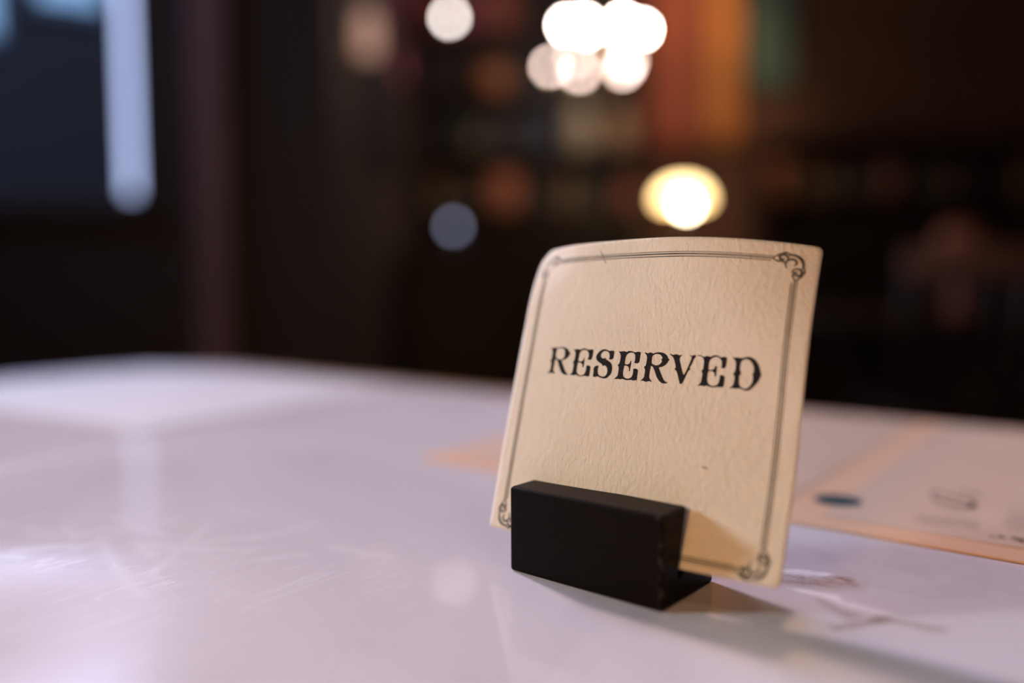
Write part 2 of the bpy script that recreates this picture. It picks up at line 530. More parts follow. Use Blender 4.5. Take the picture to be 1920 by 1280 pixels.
LETTERS = [([(0.1425,0.6313),(0.1502,0.6301),(0.1558,0.632),(0.1706,0.6315),(0.1789,0.634),(0.1932,0.635),(0.208,0.6331),(0.219,0.6271),(0.2264,0.6182),(0.2314,0.6137),(0.2281,0.609),(0.2228,0.5996),(0.2129,0.5923),(0.202,0.5896),(0.1982,0.5871),(0.2042,0.5781),(0.2166,0.558),(0.224,0.5481),(0.2335,0.5423),(0.231,0.5405),(0.22,0.5399),(0.211,0.5428),(0.2009,0.5515),(0.1905,0.5683),(0.1835,0.5818),(0.1785,0.5886),(0.1704,0.5929),(0.1691,0.5882),(0.1695,0.5789),(0.1685,0.5626),(0.1691,0.5522),(0.1746,0.5467),(0.1804,0.5429),(0.174,0.5426),(0.165,0.5439),(0.152,0.5426),(0.143,0.5399),(0.1511,0.5472),(0.1556,0.5539),(0.1559,0.5667),(0.1557,0.5784),(0.1501,0.584),(0.1501,0.5875),(0.1543,0.5923),(0.1536,0.6064),(0.1539,0.6158),(0.1507,0.6239)],[[(0.1716,0.6268),(0.1782,0.6305),(0.191,0.6315),(0.2002,0.6288),(0.2067,0.6209),(0.2084,0.6083),(0.2062,0.5978),(0.1974,0.5917),(0.1874,0.5913),(0.1766,0.5943),(0.1692,0.6022),(0.17,0.6128),(0.1703,0.6221)]]),([(0.24,0.6313),(0.2489,0.6281),(0.2575,0.6307),(0.2675,0.6282),(0.2714,0.6289),(0.279,0.6326),(0.2869,0.6335),(0.2953,0.6315),(0.3025,0.6284),(0.3101,0.631),(0.322,0.6303),(0.3222,0.6208),(0.3218,0.6073),(0.3194,0.5977),(0.3146,0.5952),(0.3065,0.5959),(0.3037,0.5969),(0.3063,0.6055),(0.3059,0.6156),(0.3007,0.6233),(0.2933,0.6275),(0.2851,0.6283),(0.2774,0.6257),(0.2715,0.621),(0.2686,0.614),(0.2681,0.6015),(0.2675,0.589),(0.2798,0.5885),(0.287,0.5933),(0.289,0.6013),(0.2913,0.6014),(0.2928,0.5868),(0.2922,0.571),(0.2907,0.5681),(0.2877,0.5697),(0.287,0.5775),(0.2792,0.5839),(0.2675,0.5856),(0.2665,0.5719),(0.266,0.5595),(0.2682,0.5505),(0.2769,0.5432),(0.2865,0.542),(0.2954,0.5443),(0.3008,0.5513),(0.303,0.5615),(0.3023,0.5738),(0.3025,0.5766),(0.311,0.5771),(0.3179,0.5747),(0.3195,0.5692),(0.3192,0.5513),(0.3195,0.5413),(0.3108,0.5391),(0.3012,0.5413),(0.2936,0.5391),(0.2831,0.5385),(0.2721,0.54),(0.2661,0.5436),(0.2586,0.5398),(0.2502,0.5412),(0.2372,0.5406),(0.2429,0.5432),(0.2489,0.5483),(0.2504,0.5586),(0.2506,0.5689),(0.2511,0.578),(0.2457,0.5846),(0.248,0.5875),(0.2513,0.5917),(0.2519,0.6077),(0.2508,0.6179),(0.2459,0.6257)],[]),([(0.4026,0.6294),(0.4022,0.619),(0.4021,0.6069),(0.3979,0.6017),(0.3919,0.6003),(0.3842,0.6015),(0.3871,0.6072),(0.3855,0.6181),(0.3794,0.6256),(0.3702,0.6279),(0.3615,0.6264),(0.3548,0.62),(0.3528,0.6121),(0.3557,0.6056),(0.3625,0.6026),(0.3688,0.6035),(0.3728,0.6059),(0.3743,0.6005),(0.385,0.5961),(0.3946,0.59),(0.4009,0.5805),(0.4024,0.5664),(0.3999,0.5542),(0.3926,0.545),(0.3837,0.5378),(0.3713,0.5375),(0.3609,0.5395),(0.3502,0.5427),(0.3418,0.5394),(0.3318,0.5415),(0.3339,0.5522),(0.332,0.5643),(0.3327,0.5721),(0.3383,0.5775),(0.3509,0.5787),(0.349,0.5709),(0.3484,0.562),(0.3514,0.5511),(0.3588,0.5449),(0.3679,0.5428),(0.3766,0.5439),(0.3831,0.5498),(0.3854,0.5598),(0.3839,0.5696),(0.3776,0.5781),(0.371,0.5804),(0.3646,0.5767),(0.3623,0.5832),(0.3506,0.5887),(0.3407,0.5948),(0.3354,0.6035),(0.3364,0.6136),(0.3439,0.624),(0.3531,0.6311),(0.3617,0.6336),(0.372,0.633),(0.384,0.6285),(0.3912,0.6305)],[]),([(0.4155,0.63),(0.4225,0.6282),(0.4285,0.629),(0.4368,0.6311),(0.4443,0.6293),(0.4474,0.6284),(0.4536,0.6319),(0.4619,0.6324),(0.4705,0.6307),(0.4773,0.6283),(0.4846,0.6311),(0.494,0.6312),(0.4977,0.6295),(0.4963,0.6122),(0.4966,0.6005),(0.4927,0.5949),(0.487,0.5934),(0.478,0.595),(0.4801,0.6016),(0.4799,0.6123),(0.4781,0.6219),(0.4722,0.6264),(0.4649,0.6277),(0.4579,0.6262),(0.4501,0.6215),(0.4464,0.6137),(0.4454,0.6028),(0.4449,0.5886),(0.4558,0.5882),(0.4624,0.5919),(0.4648,0.6007),(0.467,0.6019),(0.468,0.5901),(0.4665,0.5792),(0.4669,0.5674),(0.4646,0.5667),(0.4626,0.5682),(0.4632,0.5768),(0.4564,0.5834),(0.4442,0.5848),(0.4435,0.5723),(0.4426,0.5614),(0.4447,0.5508),(0.4509,0.5447),(0.4595,0.5427),(0.4688,0.5444),(0.4761,0.5509),(0.4782,0.5617),(0.4781,0.5714),(0.4759,0.575),(0.4867,0.5773),(0.4936,0.5741),(0.495,0.5672),(0.4938,0.5543),(0.4945,0.5399),(0.4869,0.5399),(0.4825,0.538),(0.4752,0.5401),(0.466,0.5383),(0.4567,0.5376),(0.4481,0.5397),(0.4431,0.5409),(0.4363,0.5383),(0.4288,0.5399),(0.4121,0.5376),(0.4196,0.5447),(0.4249,0.5505),(0.4253,0.5603),(0.4256,0.5711),(0.4251,0.5787),(0.4194,0.5844),(0.425,0.5885),(0.4268,0.5973),(0.4276,0.6094),(0.4262,0.6191),(0.4217,0.6254)],[]),([(0.5087,0.6301),(0.515,0.6304),(0.5217,0.6276),(0.5286,0.6317),(0.5356,0.6306),(0.5399,0.6282),(0.5458,0.6312),(0.5557,0.6339),(0.5669,0.634),(0.5771,0.632),(0.5854,0.6273),(0.5906,0.6203),(0.5921,0.6162),(0.5975,0.6124),(0.5934,0.609),(0.5913,0.6036),(0.5845,0.5947),(0.5752,0.5888),(0.5654,0.5871),(0.5647,0.5839),(0.5704,0.5727),(0.5774,0.5596),(0.5854,0.5477),(0.5927,0.5421),(0.5992,0.5421),(0.5942,0.5385),(0.5856,0.5368),(0.5766,0.5386),(0.5681,0.5453),(0.5602,0.5551),(0.5543,0.5673),(0.5484,0.5795),(0.5436,0.5866),(0.5369,0.5903),(0.5362,0.5818),(0.5352,0.5669),(0.535,0.5542),(0.5387,0.5471),(0.5476,0.5389),(0.5408,0.5399),(0.535,0.541),(0.5274,0.5378),(0.5206,0.5383),(0.5162,0.5411),(0.5057,0.5382),(0.5128,0.5451),(0.5181,0.5529),(0.5185,0.5636),(0.5188,0.5753),(0.5131,0.5845),(0.5195,0.5886),(0.5207,0.602),(0.5208,0.6158),(0.5169,0.6241)],[[(0.539,0.6212),(0.5442,0.6258),(0.5529,0.6284),(0.562,0.6274),(0.5692,0.6231),(0.5725,0.6181),(0.5719,0.6138),(0.5678,0.6109),(0.5719,0.6091),(0.5714,0.6033),(0.5666,0.5966),(0.5592,0.5924),(0.5514,0.5919),(0.5444,0.594),(0.5383,0.5979),(0.5378,0.6074),(0.5379,0.6158)]]),([(0.5938,0.631),(0.6005,0.6309),(0.6062,0.6281),(0.6156,0.6318),(0.6234,0.6303),(0.6279,0.628),(0.6372,0.6317),(0.6335,0.6263),(0.6296,0.6219),(0.6292,0.6156),(0.6339,0.6014),(0.64,0.5833),(0.6457,0.5703),(0.6479,0.5694),(0.6514,0.5769),(0.658,0.595),(0.6629,0.6098),(0.667,0.6214),(0.6654,0.6274),(0.657,0.632),(0.6629,0.6314),(0.6673,0.6291),(0.6743,0.6332),(0.6812,0.6306),(0.6801,0.6275),(0.6754,0.622),(0.6712,0.6104),(0.6662,0.5977),(0.6634,0.5933),(0.6667,0.5874),(0.6622,0.5845),(0.6594,0.5807),(0.6562,0.5711),(0.6513,0.5573),(0.6462,0.5456),(0.6446,0.5413),(0.6383,0.5402),(0.6364,0.5427),(0.631,0.5577),(0.6233,0.5789),(0.6146,0.5849),(0.619,0.5894),(0.6176,0.5971),(0.6108,0.6154),(0.6068,0.6224)],[]),([(0.6814,0.6306),(0.6849,0.6319),(0.692,0.6339),(0.6984,0.6323),(0.705,0.6287),(0.7129,0.6329),(0.7212,0.6319),(0.7254,0.6307),(0.7322,0.6348),(0.7402,0.6369),(0.7484,0.636),(0.7537,0.6333),(0.7569,0.6311),(0.7657,0.6342),(0.7759,0.6325),(0.7749,0.6204),(0.7745,0.6073),(0.7717,0.6),(0.7658,0.5985),(0.7596,0.6),(0.7615,0.6072),(0.7605,0.6182),(0.7563,0.626),(0.7488,0.6315),(0.7406,0.6319),(0.7328,0.6287),(0.7261,0.6227),(0.7227,0.6153),(0.7222,0.6041),(0.7219,0.5908),(0.7321,0.5912),(0.7389,0.5943),(0.7431,0.6047),(0.7471,0.605),(0.7473,0.5919),(0.747,0.5737),(0.7441,0.5714),(0.7423,0.5753),(0.7422,0.5814),(0.7355,0.5879),(0.7222,0.5878),(0.7213,0.5766),(0.7209,0.5643),(0.7224,0.5543),(0.7272,0.5476),(0.7358,0.5434),(0.7438,0.5436),(0.7516,0.5469),(0.756,0.5533),(0.7587,0.5667),(0.7588,0.5767),(0.7592,0.578),(0.7676,0.5785),(0.7734,0.575),(0.7736,0.563),(0.7729,0.5438),(0.7662,0.5412),(0.7571,0.5423),(0.7502,0.5407),(0.7402,0.5392),(0.731,0.5399),(0.7215,0.5431),(0.7147,0.5399),(0.7074,0.5408),(0.6925,0.5399),(0.6987,0.5451),(0.7031,0.5526),(0.704,0.5639),(0.7052,0.5783),(0.7002,0.586),(0.7059,0.5916),(0.7063,0.6038),(0.7067,0.6161),(0.7033,0.625),(0.6966,0.6302),(0.6903,0.6307)],[]),([(0.7905,0.6356),(0.7976,0.6337),(0.8084,0.635),(0.8183,0.6338),(0.8268,0.637),(0.8353,0.6396),(0.8451,0.6389),(0.855,0.6348),(0.8644,0.6257),(0.8721,0.6126),(0.8762,0.5972),(0.8795,0.5906),(0.8765,0.5814),(0.8727,0.5703),(0.8651,0.5587),(0.8555,0.5479),(0.8476,0.5401),(0.8381,0.5382),(0.8292,0.5403),(0.8192,0.5443),(0.8097,0.5414),(0.8017,0.5426),(0.7871,0.5407),(0.7964,0.5471),(0.8006,0.5545),(0.802,0.5656),(0.8025,0.5766),(0.7963,0.5861),(0.8021,0.5926),(0.8029,0.6056),(0.8029,0.6176),(0.7992,0.6263)],[[(0.8199,0.626),(0.8254,0.6304),(0.834,0.6321),(0.8419,0.6298),(0.8493,0.6224),(0.8549,0.612),(0.8567,0.6013),(0.8555,0.5933),(0.8525,0.5881),(0.8555,0.5815),(0.8555,0.5696),(0.8526,0.5594),(0.8467,0.55),(0.8386,0.5442),(0.8298,0.5443),(0.8227,0.5486),(0.817,0.557),(0.8164,0.5689),(0.816,0.5798),(0.8214,0.5903),(0.8164,0.5968),(0.8158,0.6097),(0.8174,0.6198)]])]


# ------------------------------------------------------------------ the reserved sign: wooden holder
BX, BY, BYAW = -0.00116, 0.27373, R(-39.96)
BW, BH, BD1, BD = 0.060, 0.0298, 0.01606, 0.0346


def dark_stain():
    k = N('dark_stained_wood')
    co = k.co((1, 14, 14))
    f = k.noise(co, 90, 6, 0.6, 1.0)
    base = k.ramp(f, (0.3, (0.004, 0.0027, 0.0025)), (0.7, (0.008, 0.005, 0.0045)))
    geo = k.n('ShaderNodeNewGeometry')
    edge = k.ramp(geo.outputs['Pointiness'], (0.53, 0.0), (0.60, 1.0))
    wear = k.math('MULTIPLY', edge, k.ramp(k.noise(k.co(), 500, 4), (0.50, 0.0), (0.62, 1.0)))
    base = k.mix(k.math('MULTIPLY', wear, 0.7), base, (0.30, 0.24, 0.21))
    k.set(Base_Color=base, Roughness=0.36, Specular_IOR_Level=0.04)
    k.bump(f, 0.25, 0.0004)
    return k.m


MAT['stain'] = dark_stain()
holder = thing('sign_holder', 'small dark stained wooden block gripping the reserved card on the marble', 'card holder', (BX, BY, TABLE_Z), BYAW)
prof = [(0, 0), (0, BH), (BD1, BH), (0.0105, 0.0085), (0.0128, 0.0085), (0.0182, 0.0240), (BD, 0.0235), (BD, 0)]
bm = bmesh.new()
NX = 24
rings = []
for i in range(NX + 1):
    x = BW * i / NX
    rings.append([bm.verts.new((x, y, z)) for y, z in prof])
for a, b in zip(rings[:-1], rings[1:]):
    for i in range(len(prof)):
        j = (i + 1) % len(prof)
        bm.faces.new((a[i], a[j], b[j], b[i]))
bm.faces.new(rings[0])
bm.faces.new(list(reversed(rings[-1])))
hb = link('slotted_block', bm, MAT['stain'], holder)
bv = hb.modifiers.new('bevel', 'BEVEL')
bv.width = 0.0013
bv.segments = 4
bv.limit_method = 'ANGLE'
bv.angle_limit = R(35)

# ------------------------------------------------------------------ the reserved card
Q = dict(cx=0.035013, cy=0.259951, cz=0.010212, yw=-0.604551, lean=0.239923, rot=-0.01305, cw=0.1062285, ch=0.1079023,
         bu=-0.0045964, bv=6.06e-05, tl=0.005034, tr=0.0155559, buv=-0.0050396, bl=0.000301, br=0.0072645)


def card_point(u, v, lift=0.0):
    q = Q
    def raw(u, v):
        a = (u - 0.5) * q['cw']
        b = v * q['ch']
        n = q['bu'] * 4 * u * (1 - u) + q['bv'] * v * v + q['tl'] * max(v - u, 0) ** 2 + q['tr'] * max(u + v - 1.5, 0) ** 2 * 4
        n += q['buv'] * (u - 0.5) * v + q['bl'] * (1 - u) * 4 * v * (1 - v) + q['br'] * u * 4 * v * (1 - v)
        k = max(0.0, 1 - math.hypot(u, 1 - v) / 0.22)
        n += 0.0045 * k * k
        ca, sa = math.cos(q['rot']), math.sin(q['rot'])
        a, b = a * ca - b * sa, a * sa + b * ca
        d = Vector((math.cos(q['yw']), math.sin(q['yw']), 0))
        nn = Vector((-math.sin(q['yw']), math.cos(q['yw']), 0))
        zz = Vector((0, 0, 1))
        up_ = zz * math.cos(q['lean']) + nn * math.sin(q['lean'])
        no = nn * math.cos(q['lean']) - zz * math.sin(q['lean'])
        return Vector((q['cx'], q['cy'], q['cz'] + TABLE_Z)) + d * a + up_ * b + no * n
    p = raw(u, v)
    if lift:
        e = 1e-3
        du = raw(u + e, v) - raw(u - e, v)
        dv = raw(u, v + e) - raw(u, v - e)
        nrm = du.cross(dv).normalized()      # faces the viewer's side
        p = p + nrm * lift
    return p


def card_mat():
    k = N('cream_watercolour_paper')
    co = k.co()
    f = k.noise(co, 38, 4, 0.6)
    base = k.ramp(f, (0.3, (0.785, 0.70, 0.62)), (0.7, (0.83, 0.75, 0.67)))
    f2 = k.noise(co, 160, 3, 0.6)
    base = k.mix(k.math('MULTIPLY', k.ramp(f2, (0.62, 0.0), (0.8, 1.0)), 0.25), base, (0.66, 0.50, 0.33))
    k.set(Base_Color=base, Roughness=0.8, Specular_IOR_Level=0.2)
    grain = k.noise(k.co((1, 1, 0.6), (0, 0, 0), (0.3, 0.75, 0)), 700, 3, 0.5, 0.4)
    crease = k.noise(co, 30, 3, 0.5, 1.5)
    cr_ = k.ramp(k.math('ABSOLUTE', k.math('SUBTRACT', crease, 0.5)), (0.0, 0.0), (0.02, 1.0))
    k.bump(k.math('ADD', grain, k.math('MULTIPLY', cr_, 0.12)), 0.8, 0.0006)
    tr = k.n('ShaderNodeBsdfTranslucent', {'Color': (0.80, 0.50, 0.22)})
    mx = k.n('ShaderNodeMixShader', {0: 0.18, 1: k.b.outputs[0], 2: tr.outputs[0]})
    k.t.links.new(mx.outputs[0], k.out.inputs['Surface'])
    return k.m


MAT['card'] = card_mat()
GN = 96
RAD = {(0, 0): 0.010, (1, 0): 0.018, (0, 1): 0.055, (1, 1): 0.018}


def round_uv(u, v):
    for (cu, cv), r in RAD.items():
        ou, ov = (u if cu == 0 else 1 - u), (v if cv == 0 else 1 - v)
        if ou < r and ov < r:
            dx, dy = r - ou, r - ov
            dd = math.hypot(dx, dy)
            mxx = max(dx, dy)
            s = mxx / dd if dd > 1e-9 else 1.0
            ou, ov = r - dx * s, r - dy * s
            return (ou if cu == 0 else 1 - ou), (ov if cv == 0 else 1 - ov)
    return u, v


bm = bmesh.new()
TH = 0.00038
fr = [[None] * (GN + 1) for _ in range(GN + 1)]
bk = [[None] * (GN + 1) for _ in range(GN + 1)]
org = card_point(0.5, 0.0)
for i in range(GN + 1):
    for j in range(GN + 1):
        u, v = round_uv(i / GN, j / GN)
        fr[i][j] = bm.verts.new(card_point(u, v) - org)
        bk[i][j] = bm.verts.new(card_point(u, v, -TH) - org)
for i in range(GN):
    for j in range(GN):
        bm.faces.new((fr[i][j], fr[i + 1][j], fr[i + 1][j + 1], fr[i][j + 1]))
        bm.faces.new((bk[i][j], bk[i][j + 1], bk[i + 1][j + 1], bk[i + 1][j]))
for i in range(GN):
    bm.faces.new((fr[i][0], bk[i][0], bk[i + 1][0], fr[i + 1][0]))
    bm.faces.new((fr[i][GN], fr[i + 1][GN], bk[i + 1][GN], bk[i][GN]))
    bm.faces.new((fr[0][i], fr[0][i + 1], bk[0][i + 1], bk[0][i]))
    bm.faces.new((fr[GN][i], bk[GN][i], bk[GN][i + 1], fr[GN][i + 1]))
card = link('reserved_card', bm, MAT['card'], None, org, smooth=True)
tag(card, 'cream paper card printed RESERVED, curled and leaning in the dark wooden holder', 'sign')
INK_LIFT = 0.00006


def chaikin(p, w=0.22):
    o = []
    n = len(p)
    for i in range(n):
        a, b = p[i], p[(i + 1) % n]
        o.append((a[0] * (1 - w) + b[0] * w, a[1] * (1 - w) + b[1] * w))
        o.append((a[0] * w + b[0] * (1 - w), a[1] * w + b[1] * (1 - w)))
    return o


def flat_shape(bm, outer, holes=()):
    """fill a polygon with holes given in card coordinates, laid on the card's front"""
    tmp = bmesh.new()
    edges = []
    for loop in (outer, *holes):
        vs = [tmp.verts.new((x, y, 0)) for x, y in loop]
        for i in range(len(vs)):
            edges.append(tmp.edges.new((vs[i], vs[(i + 1) % len(vs)])))
    bmesh.ops.triangle_fill(tmp, use_beauty=True, use_dissolve=False, edges=edges)
    tmp.verts.index_update()
    mp = [bm.verts.new(card_point(v.co.x, v.co.y, INK_LIFT) - org) for v in tmp.verts]
    for f in tmp.faces:
        vs = [mp[v.index] for v in f.verts]
        bm.faces.new(vs)
    tmp.free()


bm = bmesh.new()
for outer, holes in LETTERS:
    flat_shape(bm, chaikin(outer), [chaikin(h) for h in holes])
lt = link('lettering', bm, MAT['ink'], card)
lt['label'] = 'black wood-type style word RESERVED'


def stroke(bm, pts, w, closed=False):
    """a printed line of width w (card units) through pts, w may taper per point"""
    n = len(pts)
    L_, R_ = [], []
    for i in range(n):
        a = pts[(i - 1) % n] if closed or i > 0 else pts[i]
        b = pts[(i + 1) % n] if closed or i < n - 1 else pts[i]
        tx, ty = b[0] - a[0], b[1] - a[1]
        d = math.hypot(tx, ty) or 1
        ww = w[i] if isinstance(w, (list, tuple)) else w
        nx, ny = -ty / d * ww / 2, tx / d * ww / 2
        L_.append(bm.verts.new(card_point(pts[i][0] + nx, pts[i][1] + ny, INK_LIFT) - org))
        R_.append(bm.verts.new(card_point(pts[i][0] - nx, pts[i][1] - ny, INK_LIFT) - org))
    for i in range(n if closed else n - 1):
        j = (i + 1) % n
        bm.faces.new((R_[i], R_[j], L_[j], L_[i]))


def seg_pts(a, b, n=40):
    return [(a[0] + (b[0] - a[0]) * i / n, a[1] + (b[1] - a[1]) * i / n) for i in range(n + 1)]


BL_, BR_, BB_, BT_ = 0.053, 0.941, 0.030, 0.946
bm = bmesh.new()
for d_, w_ in ((0.0, 0.0044), (0.0078, 0.0030), (-0.0068, 0.0022)):
    l, r, b, t = BL_ + d_, BR_ - d_, BB_ + d_, BT_ - d_
    c = 0.062
    stroke(bm, seg_pts((l + c, t), (r - c, t)), w_)
    stroke(bm, seg_pts((l + c, b), (r - c, b)), w_)
    stroke(bm, seg_pts((l, b + c), (l, t - c)), w_)
    stroke(bm, seg_pts((r, b + c), (r, t - c)), w_)


def curl(cx, cy, r0_, r1_, a0, a1, n=30):
    return [(cx + (r0_ + (r1_ - r0_) * i / n) * math.cos(R(a0 + (a1 - a0) * i / n)), cy + (r0_ + (r1_ - r0_) * i / n) * math.sin(R(a0 + (a1 - a0) * i / n))) for i in range(n + 1)]


for (mx_, my_, fx, fy) in ((BR_, BT_, 1, 1), (BR_, BB_, 1, -1), (BL_, BB_, -1, -1), (BL_, BT_, -1, 1)):
    f_ = 0.55 if (fx, fy) == (-1, 1) else 1.0
    T = lambda P: [(mx_ + fx * x, my_ + fy * y) for x, y in P]
    # scrolled corner: two volutes, an outer arc and small leaves
    tp = lambda n, w: [w * 1.35 * f_ * (0.35 + 0.65 * math.sin(math.pi * i / n)) for i in range(n + 1)]
    stroke(bm, T(curl(-0.040, 0.004, 0.016, 0.003, -90, 360)), tp(30, 0.0062))
    stroke(bm, T(curl(0.004, -0.040, 0.016, 0.003, 180, -270)), tp(30, 0.0062))
    stroke(bm, T(curl(-0.016, -0.016, 0.032, 0.032, -20, 110)), tp(30, 0.0075))
    stroke(bm, T(curl(-0.012, -0.012, 0.021, 0.006, 230, -60)), tp(30, 0.0058))
    stroke(bm, T([(-0.066, 0.000), (-0.052, 0.014), (-0.034, 0.022), (-0.016, 0.018)]), [0.002, 0.005, 0.006, 0.002])
    stroke(bm, T([(0.000, -0.066), (0.014, -0.052), (0.022, -0.034), (0.018, -0.016)]), [0.002, 0.005, 0.006, 0.002])
    stroke(bm, T([(-0.066, -0.002), (-0.050, -0.008), (-0.034, -0.006)]), [0.002, 0.006, 0.003])
    stroke(bm, T([(-0.002, -0.066), (-0.008, -0.050), (-0.006, -0.034)]), [0.002, 0.006, 0.003])
MAT['faded_ink'] = plain('faded_grey_ink', (0.10, 0.088, 0.082), 0.8, var=0.5, scale=260, spec=0.2)
bd = link('printed_border', bm, MAT['faded_ink'], card)
bd['label'] = 'thin grey ruled border with scrolled corners'
bm = bmesh.new()
stroke(bm, [(0.295, 0.972), (0.308, 0.955), (0.318, 0.938), (0.326, 0.925)], [0.0008, 0.0032, 0.0018, 0.003])
link('pen_mark', bm, MAT['faded_ink'], card)
bm = bmesh.new()
stroke(bm, [(0.735, 0.300), (0.745, 0.298), (0.756, 0.296)], [0.001, 0.004, 0.001])
link('speck', bm, MAT['faded_ink'], card)


# ------------------------------------------------------------------ menus lying on the table
def paper(name, lo, hi, rough=0.75):
    k = N(name)
    co = k.co()
    k.set(Base_Color=k.ramp(k.noise(co, 14, 4), (0.3, lo), (0.7, hi)), Roughness=rough, Specular_IOR_Level=0.25)
    return k.m


MAT['menu_cover'] = paper('apricot_card', (0.66, 0.40, 0.26), (0.72, 0.45, 0.30))
MAT['menu_page'] = paper('pink_cream_paper', (0.55, 0.39, 0.30), (0.61, 0.44, 0.35))
MAT['menu_white'] = paper('white_paper', (0.53, 0.51, 0.53), (0.58, 0.56, 0.58))
MAT['teal_ink'] = plain('teal_ink', (0.012, 0.05, 0.07), 0.6)
MAT['grey_ink'] = plain('grey_print', (0.09, 0.065, 0.055), 0.8, var=0.3, scale=400)
MAT['pale_ink'] = plain('pale_grey_print', (0.50, 0.36, 0.33), 0.8, var=0.1, scale=400)
PW, PH = 0.212, 0.31


def sheet(bm, x0, x1, y0, y1, z0, z1, wave=0.0, nx=24, ny=30):
    top = [[None] * (ny + 1) for _ in range(nx + 1)]
    bot = [[None] * (ny + 1) for _ in range(nx + 1)]
    for i in range(nx + 1):
        for j in range(ny + 1):
            s, t = i / nx, j / ny
            w = wave * (math.sin(s * math.pi) ** 2) * (0.6 + 0.4 * math.cos(t * 4))
            x, y = x0 + (x1 - x0) * s, y0 + (y1 - y0) * t
            top[i][j] = bm.verts.new((x, y, z1 + w))
            bot[i][j] = bm.verts.new((x, y, z0 + w * 0.98))
    for i in range(nx):
        for j in range(ny):
            bm.faces.new((top[i][j], top[i + 1][j], top[i + 1][j + 1], top[i][j + 1]))
            bm.faces.new((bot[i][j], bot[i][j + 1], bot[i + 1][j + 1], bot[i + 1][j]))
    for i in range(nx):
        bm.faces.new((top[i][0], bot[i][0], bot[i + 1][0], top[i + 1][0]))
        bm.faces.new((top[i][ny], top[i + 1][ny], bot[i + 1][ny], bot[i][ny]))
    for j in range(ny):
        bm.faces.new((top[0][j], top[0][j + 1], bot[0][j + 1], bot[0][j]))
        bm.faces.new((top[nx][j], bot[nx][j], bot[nx][j + 1], top[nx][j + 1]))


MPOS = Vector((-0.0545, 0.4605, TABLE_Z))
menu = thing('menu', 'apricot and pink folded menu lying open behind the reserved sign', 'menu', MPOS, R(-38.0))
MD = Vector((math.cos(R(-38.0)), math.sin(R(-38.0)), 0))
MN = Vector((-math.sin(R(-38.0)), math.cos(R(-38.0)), 0))


def mloc(x, y):
    r = Vector((x, y, 0)) - Vector((MPOS.x, MPOS.y, 0))
    return r.dot(MD), r.dot(MN)


bm = bmesh.new()
sheet(bm, 0, 2 * PW, 0, PH, 0.0003, 0.0010)
link('cover', bm, MAT['menu_cover'], menu)
for i in range(2):
    bm = bmesh.new()
    sheet(bm, PW * i + 0.012, PW * (i + 1) - 0.008, 0.016, PH - 0.008, 0.0011, 0.0014)
    link('page', bm, MAT['menu_page'], menu)


def ground_strokes(bm, strokes, z=0.0016):
    for a, b, w in strokes:
        ax, ay = mloc(*a)
        bx, by = mloc(*b)
        dx, dy = bx - ax, by - ay
        d = math.hypot(dx, dy)
        nx, ny = -dy / d * w / 2, dx / d * w / 2
        vs = [bm.verts.new(p) for p in ((ax + nx, ay + ny, z), (ax - nx, ay - ny, z), (bx - nx, by - ny, z), (bx + nx, by + ny, z))]
        bm.faces.new(vs)


bm = bmesh.new()
cx_, cy_ = mloc(0.1486, 0.3592)
vs = [bm.verts.new((cx_ + 0.0105 * math.cos(2 * math.pi * i / 48), cy_ + 0.0105 * math.sin(2 * math.pi * i / 48), 0.0016)) for i in range(48)]
bm.faces.new(vs)
o = link('printed_disc', bm, MAT['teal_ink'], menu)
o['label'] = 'dark teal printed disc'
bm = bmesh.new()
ground_strokes(bm, [((0.2005, 0.3742), (0.2082, 0.3538), 0.0024), ((0.1928, 0.3598), (0.2006, 0.3455), 0.0032), ((0.2080, 0.3535), (0.1995, 0.3430), 0.0026),
                    ((0.2005, 0.3742), (0.1928, 0.3598), 0.0008), ((0.2130, 0.3745), (0.2172, 0.3650), 0.0022), ((0.1862, 0.3470), (0.1954, 0.3398), 0.0007)])
link('heading', bm, MAT['grey_ink'], menu)
bm = bmesh.new()
ground_strokes(bm, [((0.1943, 0.3049), (0.1959, 0.2998), 0.0008), ((0.1927, 0.3024), (0.1941, 0.2968), 0.0015), ((0.1889, 0.3050), (0.1902, 0.3030), 0.0022),
                    ((0.1862, 0.3062), (0.1870, 0.3045), 0.0006), ((0.1858, 0.3048), (0.1866, 0.3031), 0.0006), ((0.1959, 0.2998), (0.1927, 0.3000), 0.0009)])
link('small_heading', bm, MAT['grey_ink'], menu)
bm = bmesh.new()
for i in range(9):
    y0 = 0.3430 - i * 0.0031
    x0 = 0.2160 - i * 0.0021
    ground_strokes(bm, [((x0, y0), (x0 + 0.012, y0 - 0.0245 + 0.004 * (i % 3)), 0.0009)])
for i in range(4):
    ground_strokes(bm, [((0.1735 - 0.0022 * i, 0.3362 - 0.0030 * i), (0.1830 - 0.0022 * i, 0.3270 - 0.0030 * i), 0.0010),
                        ((0.1850 - 0.0022 * i, 0.3310 - 0.0030 * i), (0.1925 - 0.0022 * i, 0.3235 - 0.0030 * i), 0.0010)])
link('small_print', bm, MAT['pale_ink'], menu)

menu2 = thing('menu', 'plain white menu lying open at the far left corner of the marble table', 'menu', (-0.2590, 0.5530, TABLE_Z), R(-31.0))
bm = bmesh.new()
sheet(bm, -PW, 0, 0, 0.30, 0.0003, 0.0012, 0.0004)
link('page', bm, MAT['menu_white'], menu2)
bm = bmesh.new()
sheet(bm, -2 * PW, -PW, 0, 0.30, 0.0003, 0.0012, 0.0004)
link('page', bm, MAT['menu_white'], menu2)


